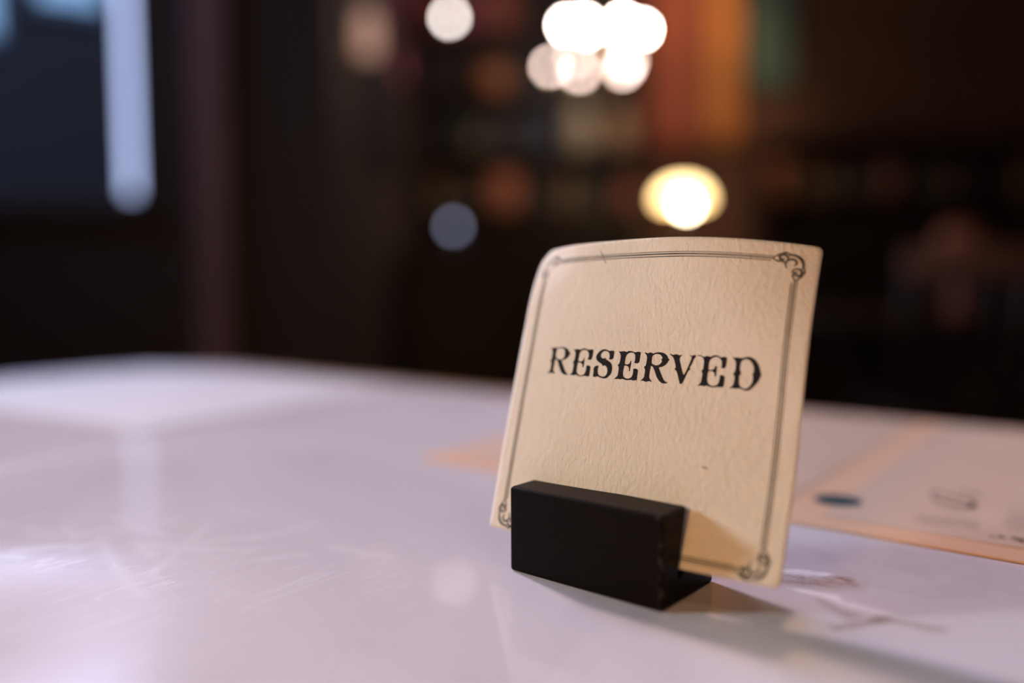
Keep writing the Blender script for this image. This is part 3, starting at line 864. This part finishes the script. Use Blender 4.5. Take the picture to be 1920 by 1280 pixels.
# ------------------------------------------------------------------ lamps
MAT['bulb_bright'] = glow('lit_frosted_bulb', (1.0, 0.86, 0.74), 150.0)
MAT['bulb_soft'] = glow('dim_frosted_bulb', (1.0, 0.75, 0.66), 26.0)
MAT['bulb_faint'] = glow('faint_frosted_bulb', (1.0, 0.75, 0.66), 11.0)
MAT['pendant_glow'] = glow('lit_opal_globe', (1.0, 0.90, 0.84), 26.0)

pend = thing('pendant_lamp', 'single small globe pendant hanging alone left of the chandelier', 'pendant lamp', (-0.373, 5.0, ZC))
link('cord', tube([(0, 0, 0), (0, 0, -1.83)], 0.003, 8), MAT['black_metal'], pend)
link('ceiling_rose', lathe([(0, -0.03), (0.045, -0.025), (0.05, 0.0), (0, 0)], 24), MAT['brass'], pend, smooth=True)
link('socket', lathe([(0, -1.856), (0.014, -1.856), (0.016, -1.83), (0.008, -1.81), (0, -1.81)], 20), MAT['brass'], pend, smooth=True)
link('bulb', sphere(0.0235, (0, 0, -1.8792)), MAT['pendant_glow'], pend, smooth=True)

CHX, CHY, CHZ = 0.580, 5.3, 2.49
ch = thing('chandelier', 'brass chandelier with a cluster of lit globe bulbs above the back bar', 'chandelier', (CHX, CHY, 0))
link('ceiling_rose', lathe([(0, ZC - 0.05), (0.06, ZC - 0.04), (0.07, ZC), (0, ZC)], 24), MAT['brass'], ch, smooth=True)
link('stem', lathe([(0, CHZ - 0.06), (0.012, CHZ - 0.05), (0.02, CHZ), (0.035, CHZ + 0.05), (0.02, CHZ + 0.12), (0.007, CHZ + 0.18), (0.007, ZC - 0.04), (0, ZC - 0.04)], 20), MAT['brass'], ch, smooth=True)
upper = [(-0.218, -0.10, 0.046), (-0.085, 0.16, 0.140), (0.170, 0.14, 0.140), (0.268, -0.04, 0.036), (0.115, -0.20, -0.010), (-0.107, -0.20, -0.005)]
lower = [(-0.318, 0.02, -0.178), (-0.150, 0.12, -0.090), (-0.142, -0.12, -0.250), (0.140, -0.10, -0.233), (0.158, 0.10, -0.115), (0.185, 0.02, -0.150)]
for lst, mat_, nm in ((upper, 'bulb_bright', 0), (lower, 'bulb_soft', 1)):
    for x, y, z in lst:
        zt = CHZ + z
        rr = math.hypot(x, y)
        hub = CHZ + (0.02 if nm == 0 else -0.05)
        a = link('arm', tube([(0.0, 0.0, hub), (x * 0.35, y * 0.35, min(hub, zt) - 0.07), (x * 0.8, y * 0.8, min(hub, zt) - 0.085), (x, y, zt - 0.055), (x, y, zt - 0.024)], 0.0045, 8), MAT['brass'], ch, smooth=True)
        link('bulb', sphere(0.0235, (x, y, zt)), MAT['bulb_faint' if nm and y > 0.05 else mat_], a, smooth=True)

BARZ = 1.10
MAT['amber_shade'] = glow('lit_amber_glass', (1.0, 0.70, 0.32), 9.0, (0.8, 0.55, 0.2))
lamp = thing('table_lamp', 'glowing amber glass lamp standing on the bar counter', 'lamp', (1.172, 5.5, BARZ))
link('lamp_base', lathe([(0, 0), (0.085, 0), (0.09, 0.012), (0.05, 0.03), (0.018, 0.06), (0.014, 0.2), (0.02, 0.25), (0.014, 0.268), (0.006, 0.275), (0.006, 0.466), (0, 0.466)], 32), MAT['black_metal'], lamp, smooth=True)
link('lamp_shade', lathe([(0.156, 0.350), (0.160, 0.368), (0.148, 0.405), (0.118, 0.440), (0.07, 0.462), (0.012, 0.470), (0.012, 0.466), (0.07, 0.458), (0.115, 0.436), (0.144, 0.402), (0.156, 0.366), (0.156, 0.350)], 40), MAT['amber_shade'], lamp, smooth=True)
MAT['lamp_bulb'] = glow('lit_lamp_bulb', (1.0, 0.82, 0.55), 60.0)
link('bulb', sphere(0.030, (0.02, -0.02, 0.328)), MAT['lamp_bulb'], lamp, smooth=True)

# floor lamp behind the viewer's left shoulder, the warm light on the front of the card
FLX, FLY = -0.95, -1.15
fl = thing('floor_lamp', 'warm standard lamp with a drum shade beside the marble table', 'lamp', (FLX, FLY, 0))
link('lamp_base', lathe([(0, 0), (0.15, 0), (0.15, 0.02), (0.02, 0.035), (0.012, 0.06), (0.012, 1.18), (0, 1.18)], 32), MAT['black_metal'], fl, smooth=True)
link('lamp_shade', lathe([(0.17, 1.08), (0.15, 1.40), (0.147, 1.40), (0.167, 1.08), (0.17, 1.08)], 40), plain('linen_shade', (0.8, 0.7, 0.5), 0.9), fl, smooth=True)
link('bulb', sphere(0.035, (0, 0, 1.22)), MAT['lamp_bulb'], fl, smooth=True)
pl = bpy.data.lights.new('floor_lamp_light', 'POINT')
pl.energy = 38
pl.color = (1.0, 0.545, 0.15)
pl.shadow_soft_size = 0.16
po = bpy.data.objects.new('floor_lamp_light', pl)
COL.objects.link(po)
po.location = (FLX + 0.12, FLY + 0.2, 1.24)

# a warm hanging spotlight up to the left, whose beam falls on the marble table
PSX, PSY, PSZ = -1.21, 1.96, 2.30
ps = thing('pendant_spotlight', 'black hanging spotlight beaming down on the marble table', 'spotlight', (PSX, PSY, ZC))
link('cord', tube([(0, 0, 0), (0, 0, PSZ + 0.16 - ZC)], 0.004, 8), MAT['black_metal'], ps)
hd = link('housing', lathe([(0, -0.10), (0.03, -0.10), (0.055, -0.04), (0.075, 0.06), (0.071, 0.06), (0.05, -0.035), (0, -0.05)], 28), MAT['black_metal'], ps, smooth=True)
hd.location = (-0.03, 0.04, PSZ + 0.05 - ZC)
hd.rotation_euler = (Vector((0.05, 0.24, 0.78)) - Vector((PSX, PSY, PSZ))).to_track_quat('Z', 'Y').to_euler()
q_ = bpy.data.lights.new('pendant_spot_light', 'SPOT')
q_.energy = 158
q_.color = (1.0, 0.66, 0.42)
q_.spot_size = R(48)
q_.spot_blend = 1.0
q_.shadow_soft_size = 0.06
qo = bpy.data.objects.new('pendant_spot_light', q_)
COL.objects.link(qo)
qo.location = (PSX, PSY, PSZ)
aim(qo, (0.22, 0.13, 0.75))

# added fill lamp behind and above the viewer, lifts the dark room
rl = thing('added_fill_lamp', 'opal glass fill lamp added over the front part of the room', 'ceiling lamp', (0.9, -0.9, ZC))
link('ceiling_rose', lathe([(0, -0.04), (0.07, -0.03), (0.08, 0), (0, 0)], 24), MAT['brass'], rl, smooth=True)
link('cord', tube([(0, 0, -0.03), (0, 0, -0.9)], 0.004, 8), MAT['black_metal'], rl)
link('globe', sphere(0.11, (0, 0, -1.0)), glow('fill_lamp_glow', (1.0, 0.78, 0.62), 50.0), rl, smooth=True)

# spotlight added above the view to brighten the wall hangings
sl = thing('added_wash_spotlight', 'small black spotlight added above the bar counter to light the hangings', 'spotlight', (1.45, 5.35, ZC))
link('bracket', lathe([(0, -0.14), (0.012, -0.14), (0.012, -0.02), (0.05, -0.02), (0.05, 0), (0, 0)], 20), MAT['black_metal'], sl, smooth=True)
link('housing', lathe([(0, -0.14), (0.045, -0.14), (0.05, -0.16), (0.05, -0.26), (0.044, -0.26), (0.044, -0.18), (0, -0.18)], 24), MAT['black_metal'], sl, smooth=True)
s_ = bpy.data.lights.new('added_wash_light', 'SPOT')
s_.energy = 95
s_.color = (1.0, 0.66, 0.38)
s_.spot_size = R(62)
s_.spot_blend = 0.9
s_.shadow_soft_size = 0.04
so = bpy.data.objects.new('added_wash_light', s_)
COL.objects.link(so)
so.location = (1.45, 5.35, ZC - 0.27)
aim(so, (1.45, 6.7, 2.75))


# ------------------------------------------------------------------ bar counter, shelves, hangings at the back
bar = thing('bar_counter', 'long dark panelled bar counter across the back of the room', 'counter', (0, 0, 0))
link('counter_top', boxes((XP + 0.01, 3.6, 5.2, 5.85, BARZ - 0.05, BARZ)), MAT['shelf_wood'], bar, bevel=0.008)
link('counter_front', boxes((XP + 0.02, 3.55, 5.3, 5.8, 0, BARZ - 0.05)), MAT['dark_wall'], bar)
link('foot_rail', tube([(XP + 0.05, 5.2, 0.2), (3.5, 5.2, 0.2)], 0.02, 12), MAT['brass'], bar, smooth=True)
for i in range(6):
    x = -0.6 + i * 0.7
    link('front_panel', boxes((x, x + 0.55, 5.28, 5.299, 0.22, 0.92)), MAT['shelf_wood'], bar, bevel=0.006)

SHY0, SHY1 = 6.38, 6.76


def shelf_unit(name, label, x0, x1, top, levels):
    t = thing(name, label, 'shelf', (0, 0, 0))
    link('side_panel', boxes((x0, x0 + 0.04, SHY0, SHY1, 0, top)), MAT['shelf_wood'], t)
    link('side_panel', boxes((x1 - 0.04, x1, SHY0, SHY1, 0, top)), MAT['shelf_wood'], t)
    link('back_panel', boxes((x0 + 0.04, x1 - 0.04, SHY1 - 0.015, SHY1, 0, top)), MAT['dark_wall'], t)
    for z in levels:
        link('shelf_board', boxes((x0 + 0.04, x1 - 0.04, SHY0 + 0.01, SHY1 - 0.015, z - 0.035, z)), MAT['shelf_wood'], t)
    return t


shelf_unit('back_bar_shelf', 'tall walnut bottle shelf behind the bar under the chandelier', -0.74, 1.06, 3.75, (0.3, 0.72, 1.10, 1.48, 1.96, 2.42, 2.90, 3.75))
shelf_unit('low_bar_shelf', 'lower walnut shelf right of the wall hangings', 2.00, 4.35, 2.06, (0.3, 0.72, 1.10, 1.58, 2.06))


def solid(name, bm, col, loc, label, cat, group=None, rough=0.4, metal=0.0, coat=0.0, smooth=True, rz=0.0):
    o = link(name, bm, plain('m_' + name, col, rough, metal, coat=coat), None, loc, smooth=smooth)
    o.rotation_euler = (0, 0, rz)
    return tag(o, label, cat, group)


def vase_prof(r, h, neck=0.45, lip=0.6):
    return [(0, 0), (r * 0.6, 0), (r * 0.85, h * 0.18), (r, h * 0.42), (r * 0.88, h * 0.64), (r * neck, h * 0.84), (r * neck, h * 0.9), (r * lip, h),
            (r * lip * 0.9, h), (r * neck * 0.85, h * 0.9), (r * neck * 0.85, h * 0.84), (r * 0.5, h * 0.5), (0, h * 0.45)]


solid('vase', lathe(vase_prof(0.125, 0.39)), (0.62, 0.50, 0.36), (0.55, 6.50, 1.96), 'large cream vase on the shelf below the chandelier', 'vase')
solid('vase', lathe(vase_prof(0.105, 0.33, 0.6, 0.7)), (0.50, 0.30, 0.18), (0.88, 6.50, 1.96), 'tan earthenware vase right of the large cream vase', 'vase')
solid('copper_pot', lathe([(0, 0), (0.10, 0), (0.14, 0.05), (0.15, 0.15), (0.13, 0.25), (0.145, 0.29), (0.14, 0.29), (0.125, 0.25), (0.14, 0.15), (0.1, 0.02), (0, 0.015)]), (0.75, 0.26, 0.14), (-0.07, 6.50, 1.48), 'round copper pot on the shelf just above the bar', 'pot', rough=0.6)
solid('teapot_jar', lathe([(0, 0), (0.08, 0), (0.11, 0.06), (0.1, 0.16), (0.06, 0.2), (0.065, 0.21), (0.02, 0.24), (0.02, 0.26), (0, 0.27)]), (0.40, 0.12, 0.08), (0.93, 6.50, 1.48), 'small red-brown lidded jar left of the amber lamp', 'jar')
solid('wooden_bowl', lathe([(0, 0), (0.08, 0), (0.13, 0.07), (0.165, 0.19), (0.155, 0.19), (0.12, 0.08), (0.07, 0.02), (0, 0.02)]), (0.65, 0.24, 0.10), (-0.14, 6.54, 2.42), 'wide orange-brown bowl on the high bottle shelf', 'bowl', rough=0.6)
solid('olive_jar', lathe(vase_prof(0.09, 0.20, 0.6, 0.7)), (0.20, 0.16, 0.09), (-0.30, 6.48, 1.96), 'squat olive-brown jar before the dark teal picture', 'jar')
solid('blue_bottle', lathe([(0, 0), (0.045, 0), (0.05, 0.02), (0.05, 0.2), (0.02, 0.27), (0.017, 0.34), (0.021, 0.345), (0.021, 0.36), (0, 0.36)]), (0.05, 0.10, 0.20), (0.25, 6.46, 1.96), 'dark blue bottle left of the large cream vase', 'bottle', rough=0.25)


def picture(name, label, w, h, loc, rz, paint, framecol, cat='picture', thick=0.03):
    t = thing(name, label, cat, loc, rz)
    f = 0.04
    link('frame', boxes((-w / 2, -w / 2 + f, -thick, 0, 0, h), (w / 2 - f, w / 2, -thick, 0, 0, h), (-w / 2 + f, w / 2 - f, -thick, 0, 0, f), (-w / 2 + f, w / 2 - f, -thick, 0, h - f, h)), framecol, t, bevel=0.003)
    link('canvas', boxes((-w / 2 + f, w / 2 - f, -thick * 0.5, -0.001, f, h - f)), paint, t)
    return t


MAT['dark_paint'] = plain('dark_blue_paint', (0.012, 0.016, 0.02), 0.5, scale=4, var=0.5)
MAT['teal_paint'] = plain('teal_green_paint', (0.13, 0.22, 0.19), 0.5, scale=4, var=0.5)
MAT['blue_paint'] = plain('blue_poster_print', (0.08, 0.22, 0.55), 0.6, scale=5, var=0.4)
MAT['crimson_paint'] = plain('crimson_poster_print', (0.80, 0.18, 0.30), 0.6, scale=5, var=0.4)
MAT['dark_frame'] = wood('dark_frame_wood', (0.015, 0.01, 0.008), (0.03, 0.02, 0.015), 0.4)
picture('framed_picture', 'dark teal picture leaning at the back of the bottle shelf', 0.42, 0.36, (-0.38, 6.70, 1.96), 0, MAT['dark_paint'], MAT['dark_frame'])
picture('framed_picture', 'tall green picture on the back wall right of the wall hangings', 0.46, 0.95, (2.16, YB, 2.50), 0, MAT['teal_paint'], MAT['dark_frame'])
picture('framed_picture', 'dark framed picture on the side wall below the pale wall lamp', 0.9, 0.62, (XP, 4.75, 1.55), R(90), MAT['dark_paint'], MAT['dark_frame'])
picture('poster', 'blue framed poster high on the side wall right of the pale wall lamp', 0.45, 0.55, (XP, 4.85, 2.58), R(90), MAT['blue_paint'], MAT['dark_frame'], 'poster')
picture('poster', 'upper crimson framed poster on the side wall near the pendant', 0.7, 0.50, (XP, 5.75, 2.72), R(90), MAT['crimson_paint'], MAT['dark_frame'], 'poster')
picture('poster', 'lower crimson framed poster on the side wall below the other', 0.5, 0.36, (XP, 5.60, 2.24), R(90), MAT['crimson_paint'], MAT['dark_frame'], 'poster')

sc = thing('wall_lamp', 'pale pink shaded wall lamp high on the side wall', 'wall lamp', (XP, 3.97, 1.95))
MAT['pink_shade'] = glow('lit_pink_shade', (1.0, 0.56, 0.42), 0.5, (0.6, 0.42, 0.35))
link('wall_plate', boxes((0, 0.012, -0.04, 0.04, 0.02, 0.12)), MAT['brass'], sc, bevel=0.003)
link('arm', tube([(0.012, 0, 0.05), (0.07, 0, 0.03), (0.085, 0, 0.06)], 0.006, 10), MAT['brass'], sc, smooth=True)
link('lamp_shade', lathe([(0.045, 0.05), (0.052, 0.11), (0.050, 0.20), (0.036, 0.26), (0.0, 0.262), (0.0, 0.06), (0.045, 0.05)], 28, 0.085, 0), MAT['pink_shade'], sc, smooth=True)


def hanging(label, x0, x1, z0, z1, col, ph):
    k = N('woven_cloth')
    co = k.co((1, 1, 0.3))
    k.set(Base_Color=k.ramp(k.noise(co, 9, 4), (0.3, tuple(c * 0.75 for c in col)), (0.7, tuple(min(1, c * 1.2) for c in col))), Roughness=0.9, Specular_IOR_Level=0.1, Sheen_Weight=0.3)
    t = thing('wall_hanging', label, 'wall hanging', (x0, YB - 0.10, z0))
    bm = bmesh.new()
    n, mz = 60, 8
    w, h = x1 - x0, z1 - z0
    g = [[bm.verts.new((w * i / n, 0.028 * math.sin(i / n * 22 + ph) * (1 - 0.25 * j / mz), h * j / mz)) for j in range(mz + 1)] for i in range(n + 1)]
    for i in range(n):
        for j in range(mz):
            bm.faces.new((g[i][j], g[i + 1][j], g[i + 1][j + 1], g[i][j + 1]))
    o = link('cloth', bm, k.m, t, smooth=True)
    sm = o.modifiers.new('thickness', 'SOLIDIFY')
    sm.thickness = 0.004
    link('rod', tube([(-0.03, 0.0, h + 0.012), (w + 0.03, 0.0, h + 0.012)], 0.012, 12), MAT['black_metal'], t, smooth=True)
    for bx in (0.02, w - 0.02):
        link('bracket', tube([(bx, 0, h + 0.012), (bx, 0.10, h + 0.012)], 0.007, 8), MAT['black_metal'], t, smooth=True)


hanging('rust red cloth hanging on the back wall above the amber lamp', 1.13, 1.56, 1.98, 3.75, (0.42, 0.115, 0.07), 0.3)
hanging('orange cloth hanging between the rust red cloth and the green picture', 1.63, 1.88, 2.02, 3.75, (0.72, 0.30, 0.08), 1.1)

# books on the top bottle shelf
cols = [(0.30, 0.05, 0.03), (0.34, 0.08, 0.04), (0.20, 0.05, 0.06), (0.26, 0.06, 0.08), (0.17, 0.05, 0.08), (0.22, 0.07, 0.10), (0.15, 0.06, 0.09), (0.28, 0.05, 0.03), (0.30, 0.10, 0.05), (0.14, 0.05, 0.05)]
words_ = ['bright red', 'orange-red', 'dark maroon', 'wine red', 'deep purple', 'plum', 'violet-brown', 'scarlet', 'rust', 'dark oxblood']
x = -0.62
for c, wd in zip(cols, words_):
    w = random.uniform(0.055, 0.085)
    h = random.uniform(0.30, 0.40)
    bm = boxes((0, w, 0, 0.006, 0, h))
    t = thing('book', '%s upright book in the row on the top bottle shelf' % wd, 'book', (x, 6.48, 2.90), 0, 'books on the top bottle shelf')
    cm = plain('book_cloth', tuple(min(1, q * 1.9) for q in c), 0.7)
    link('spine', boxes((0, w, 0, 0.006, 0, h)), cm, t, bevel=0.002)
    link('cover_board', boxes((0, 0.004, 0.006, 0.20, 0, h), (w - 0.004, w, 0.006, 0.20, 0, h)), cm, t)
    link('page_block', boxes((0.004, w - 0.004, 0.006, 0.19, 0.006, h - 0.006)), plain('book_pages', (0.6, 0.52, 0.4), 0.9), t)
    bm.free()
    x += w + 0.004


# bottles
def bottle(colr, label, loc, group):
    t = thing('bottle', label, 'bottle', loc, 0, group)
    k = plain('bottle_glass', colr, 0.15, coat=0.5)
    link('glass_body', lathe([(0, 0), (0.034, 0), (0.038, 0.008), (0.038, 0.17), (0.03, 0.2), (0.014, 0.235), (0.013, 0.29), (0.016, 0.292), (0.016, 0.302), (0, 0.302)], 24), k, t, smooth=True)
    link('label', lathe([(0.0385, 0.05), (0.0387, 0.052), (0.0387, 0.13), (0.0385, 0.132)], 24), plain('bottle_label', (0.30, 0.24, 0.16), 0.8), t, smooth=True)
    link('cap', lathe([(0.0165, 0.285), (0.0172, 0.287), (0.0172, 0.315), (0, 0.316)], 16), MAT['brass'], t, smooth=True)
    return t


places = [((0.55, 0.26, 0.08), 'amber'), ((0.02, 0.05, 0.03), 'green'), ((0.04, 0.02, 0.02), 'black'), ((0.14, 0.04, 0.03), 'red-brown')]
protos = [bottle(c, 'dim %s bottle at the left end of the lower bar shelf' % n, (-0.60 + 0.11 * i, 6.50, 1.48), 'bottles behind the bar') for i, (c, n) in enumerate(places)]
spots = [(2, 0.32, 1.48, 'black bottle standing right of the copper pot'), (0, 0.46, 1.48, 'amber bottle standing third right of the copper pot'), (1, 0.60, 1.48, 'green bottle standing left of the red-brown lidded jar'),
         (0, 2.45, 1.58, 'amber bottle next to the terracotta pot on the low shelf'), (3, 2.62, 1.58, 'red-brown bottle standing on the low shelf right of the terracotta pot'), (2, 2.80, 1.58, 'black bottle in the middle of the low shelf'),
         (1, 3.35, 1.58, 'green bottle on the low shelf right of the rosy jug'), (3, 3.55, 1.58, 'red-brown bottle on the low shelf near its right end'), (0, 4.14, 1.58, 'amber bottle at the right end of the low shelf')]
for k_, x, z, lab in spots:
    copy_thing(protos[k_], (x, 6.50, z), 0, lab, 'bottles behind the bar')
solid('flower_pot', lathe([(0, 0), (0.09, 0), (0.13, 0.22), (0.14, 0.22), (0.14, 0.27), (0.125, 0.27), (0.12, 0.21), (0.085, 0.02), (0, 0.02)]), (0.85, 0.34, 0.22), (2.16, 6.50, 1.58), 'terracotta pot at the left end of the low shelf', 'pot', rough=0.8)
solid('jug', lathe(vase_prof(0.10, 0.28, 0.6, 0.7)), (0.30, 0.12, 0.09), (3.05, 6.50, 1.58), 'rosy jug on the low shelf between the bottles', 'jug')

vot = thing('votive_light', 'small blue-grey glass candle light at the left end of the bar', 'candle light', (-0.398, 5.5, BARZ))
link('glass_cup', lathe([(0, 0), (0.05, 0), (0.055, 0.01), (0.055, 0.15), (0.051, 0.15), (0.051, 0.014), (0, 0.012)], 28), plain('blue_glass', (0.10, 0.11, 0.18), 0.2), vot, smooth=True)
link('flame_glass', sphere(0.026, (0, 0, 0.190)), glow('blue_white_light', (0.62, 0.66, 1.0), 3.2), vot, smooth=True)
link('stand', lathe([(0, 0.013), (0.01, 0.013), (0.008, 0.165), (0, 0.167)], 12), MAT['brass'], vot)


# ------------------------------------------------------------------ neighbouring table and chairs
def chair(loc, rz, label, group):
    t = thing('dining_chair', label, 'chair', loc, rz, group)
    link('seat', slab(rounded_rect(0.21, 0.20, 0.06), 0.43, 0.46), MAT['chair_wood'], t, bevel=0.006)
    for sx in (-1, 1):
        link('leg', tube([(sx * 0.17, 0.16, 0.43), (sx * 0.19, 0.19, 0)], [0.019, 0.014], 12), MAT['chair_wood'], t, smooth=True)
        link('leg', tube([(sx * 0.17, -0.16, 0.43), (sx * 0.18, -0.22, 0)], [0.019, 0.014], 12), MAT['chair_wood'], t, smooth=True)
        link('back_post', tube([(sx * 0.18, -0.17, 0.46), (sx * 0.19, -0.22, 0.72), (sx * 0.19, -0.26, 0.92)], [0.017, 0.015, 0.013], 12), MAT['chair_wood'], t, smooth=True)
    bm = bmesh.new()
    n = 16
    P = []
    for i in range(n + 1):
        s = -1 + 2 * i / n
        y = -0.262 - 0.035 * (1 - s * s)
        P.append([bm.verts.new((0.215 * s, y + dy, z)) for dy, z in ((-0.012, 0.885), (0.012, 0.885), (0.008, 0.985 - 0.02 * s * s), (-0.016, 0.985 - 0.02 * s * s))])
    for a, b in zip(P[:-1], P[1:]):
        for i in range(4):
            j = (i + 1) % 4
            bm.faces.new((a[i], a[j], b[j], b[i]))
    bm.faces.new(P[0])
    bm.faces.new(list(reversed(P[-1])))
    link('top_rail', bm, MAT['rail'], t, bevel=0.004)
    for sx in (-0.09, 0.0, 0.09):
        link('back_slat', tube([(sx, -0.18, 0.455), (sx, -0.24, 0.70), (sx, -0.285, 0.90)], 0.009, 8), MAT['chair_wood'], t, smooth=True)
    link('stretcher', tube([(-0.18, -0.03, 0.2), (0.18, -0.03, 0.2)], 0.009, 8), MAT['chair_wood'], t, smooth=True)
    return t


MAT['rail'] = plain('worn_red_rail', (0.22, 0.10, 0.08), 0.5)
G = 'dark wooden dining chairs'
c0 = chair((1.42, 2.72, 0), R(0), 'dark chair with its back to us at the bistro table on the right', G)
copy_thing(c0, (0.80, 3.35, 0), R(-90), 'dark chair left of the bistro table, partly hidden by the card', G)
copy_thing(c0, (2.30, 3.45, 0), R(105), 'dark chair at the right of the bistro table', G)
bt = thing('bistro_table', 'dark round bistro table behind the sign at the right', 'table', (1.55, 3.42, 0))
link('tabletop', lathe([(0, 0.71), (0.42, 0.71), (0.43, 0.72), (0.43, 0.735), (0.42, 0.745), (0, 0.745)], 48), MAT['shelf_wood'], bt, smooth=False)
link('pedestal', lathe([(0, 0), (0.24, 0), (0.24, 0.02), (0.04, 0.05), (0.032, 0.68), (0.14, 0.709), (0, 0.709)], 32), MAT['black_metal'], bt, smooth=True)
tm = link('tumbler', lathe([(0, 0), (0.034, 0), (0.04, 0.13), (0.037, 0.13), (0.031, 0.008), (0, 0.008)], 28), plain('bluish_glass', (0.16, 0.17, 0.26), 0.15), None, (1.94, 3.46, 0.745), smooth=True)
tag(tm, 'bluish tumbler on the bistro table at the right edge', 'glass')
solid('vase', lathe([(0, 0), (0.045, 0), (0.05, 0.01), (0.022, 0.08), (0.02, 0.13), (0.06, 0.19), (0.085, 0.26), (0.07, 0.33), (0.045, 0.36), (0.04, 0.36), (0.06, 0.32), (0.07, 0.26), (0, 0.18)]), (0.75, 0.24, 0.15), (1.84, 3.30, 0.745), 'rust red footed vase on the bistro table', 'vase')
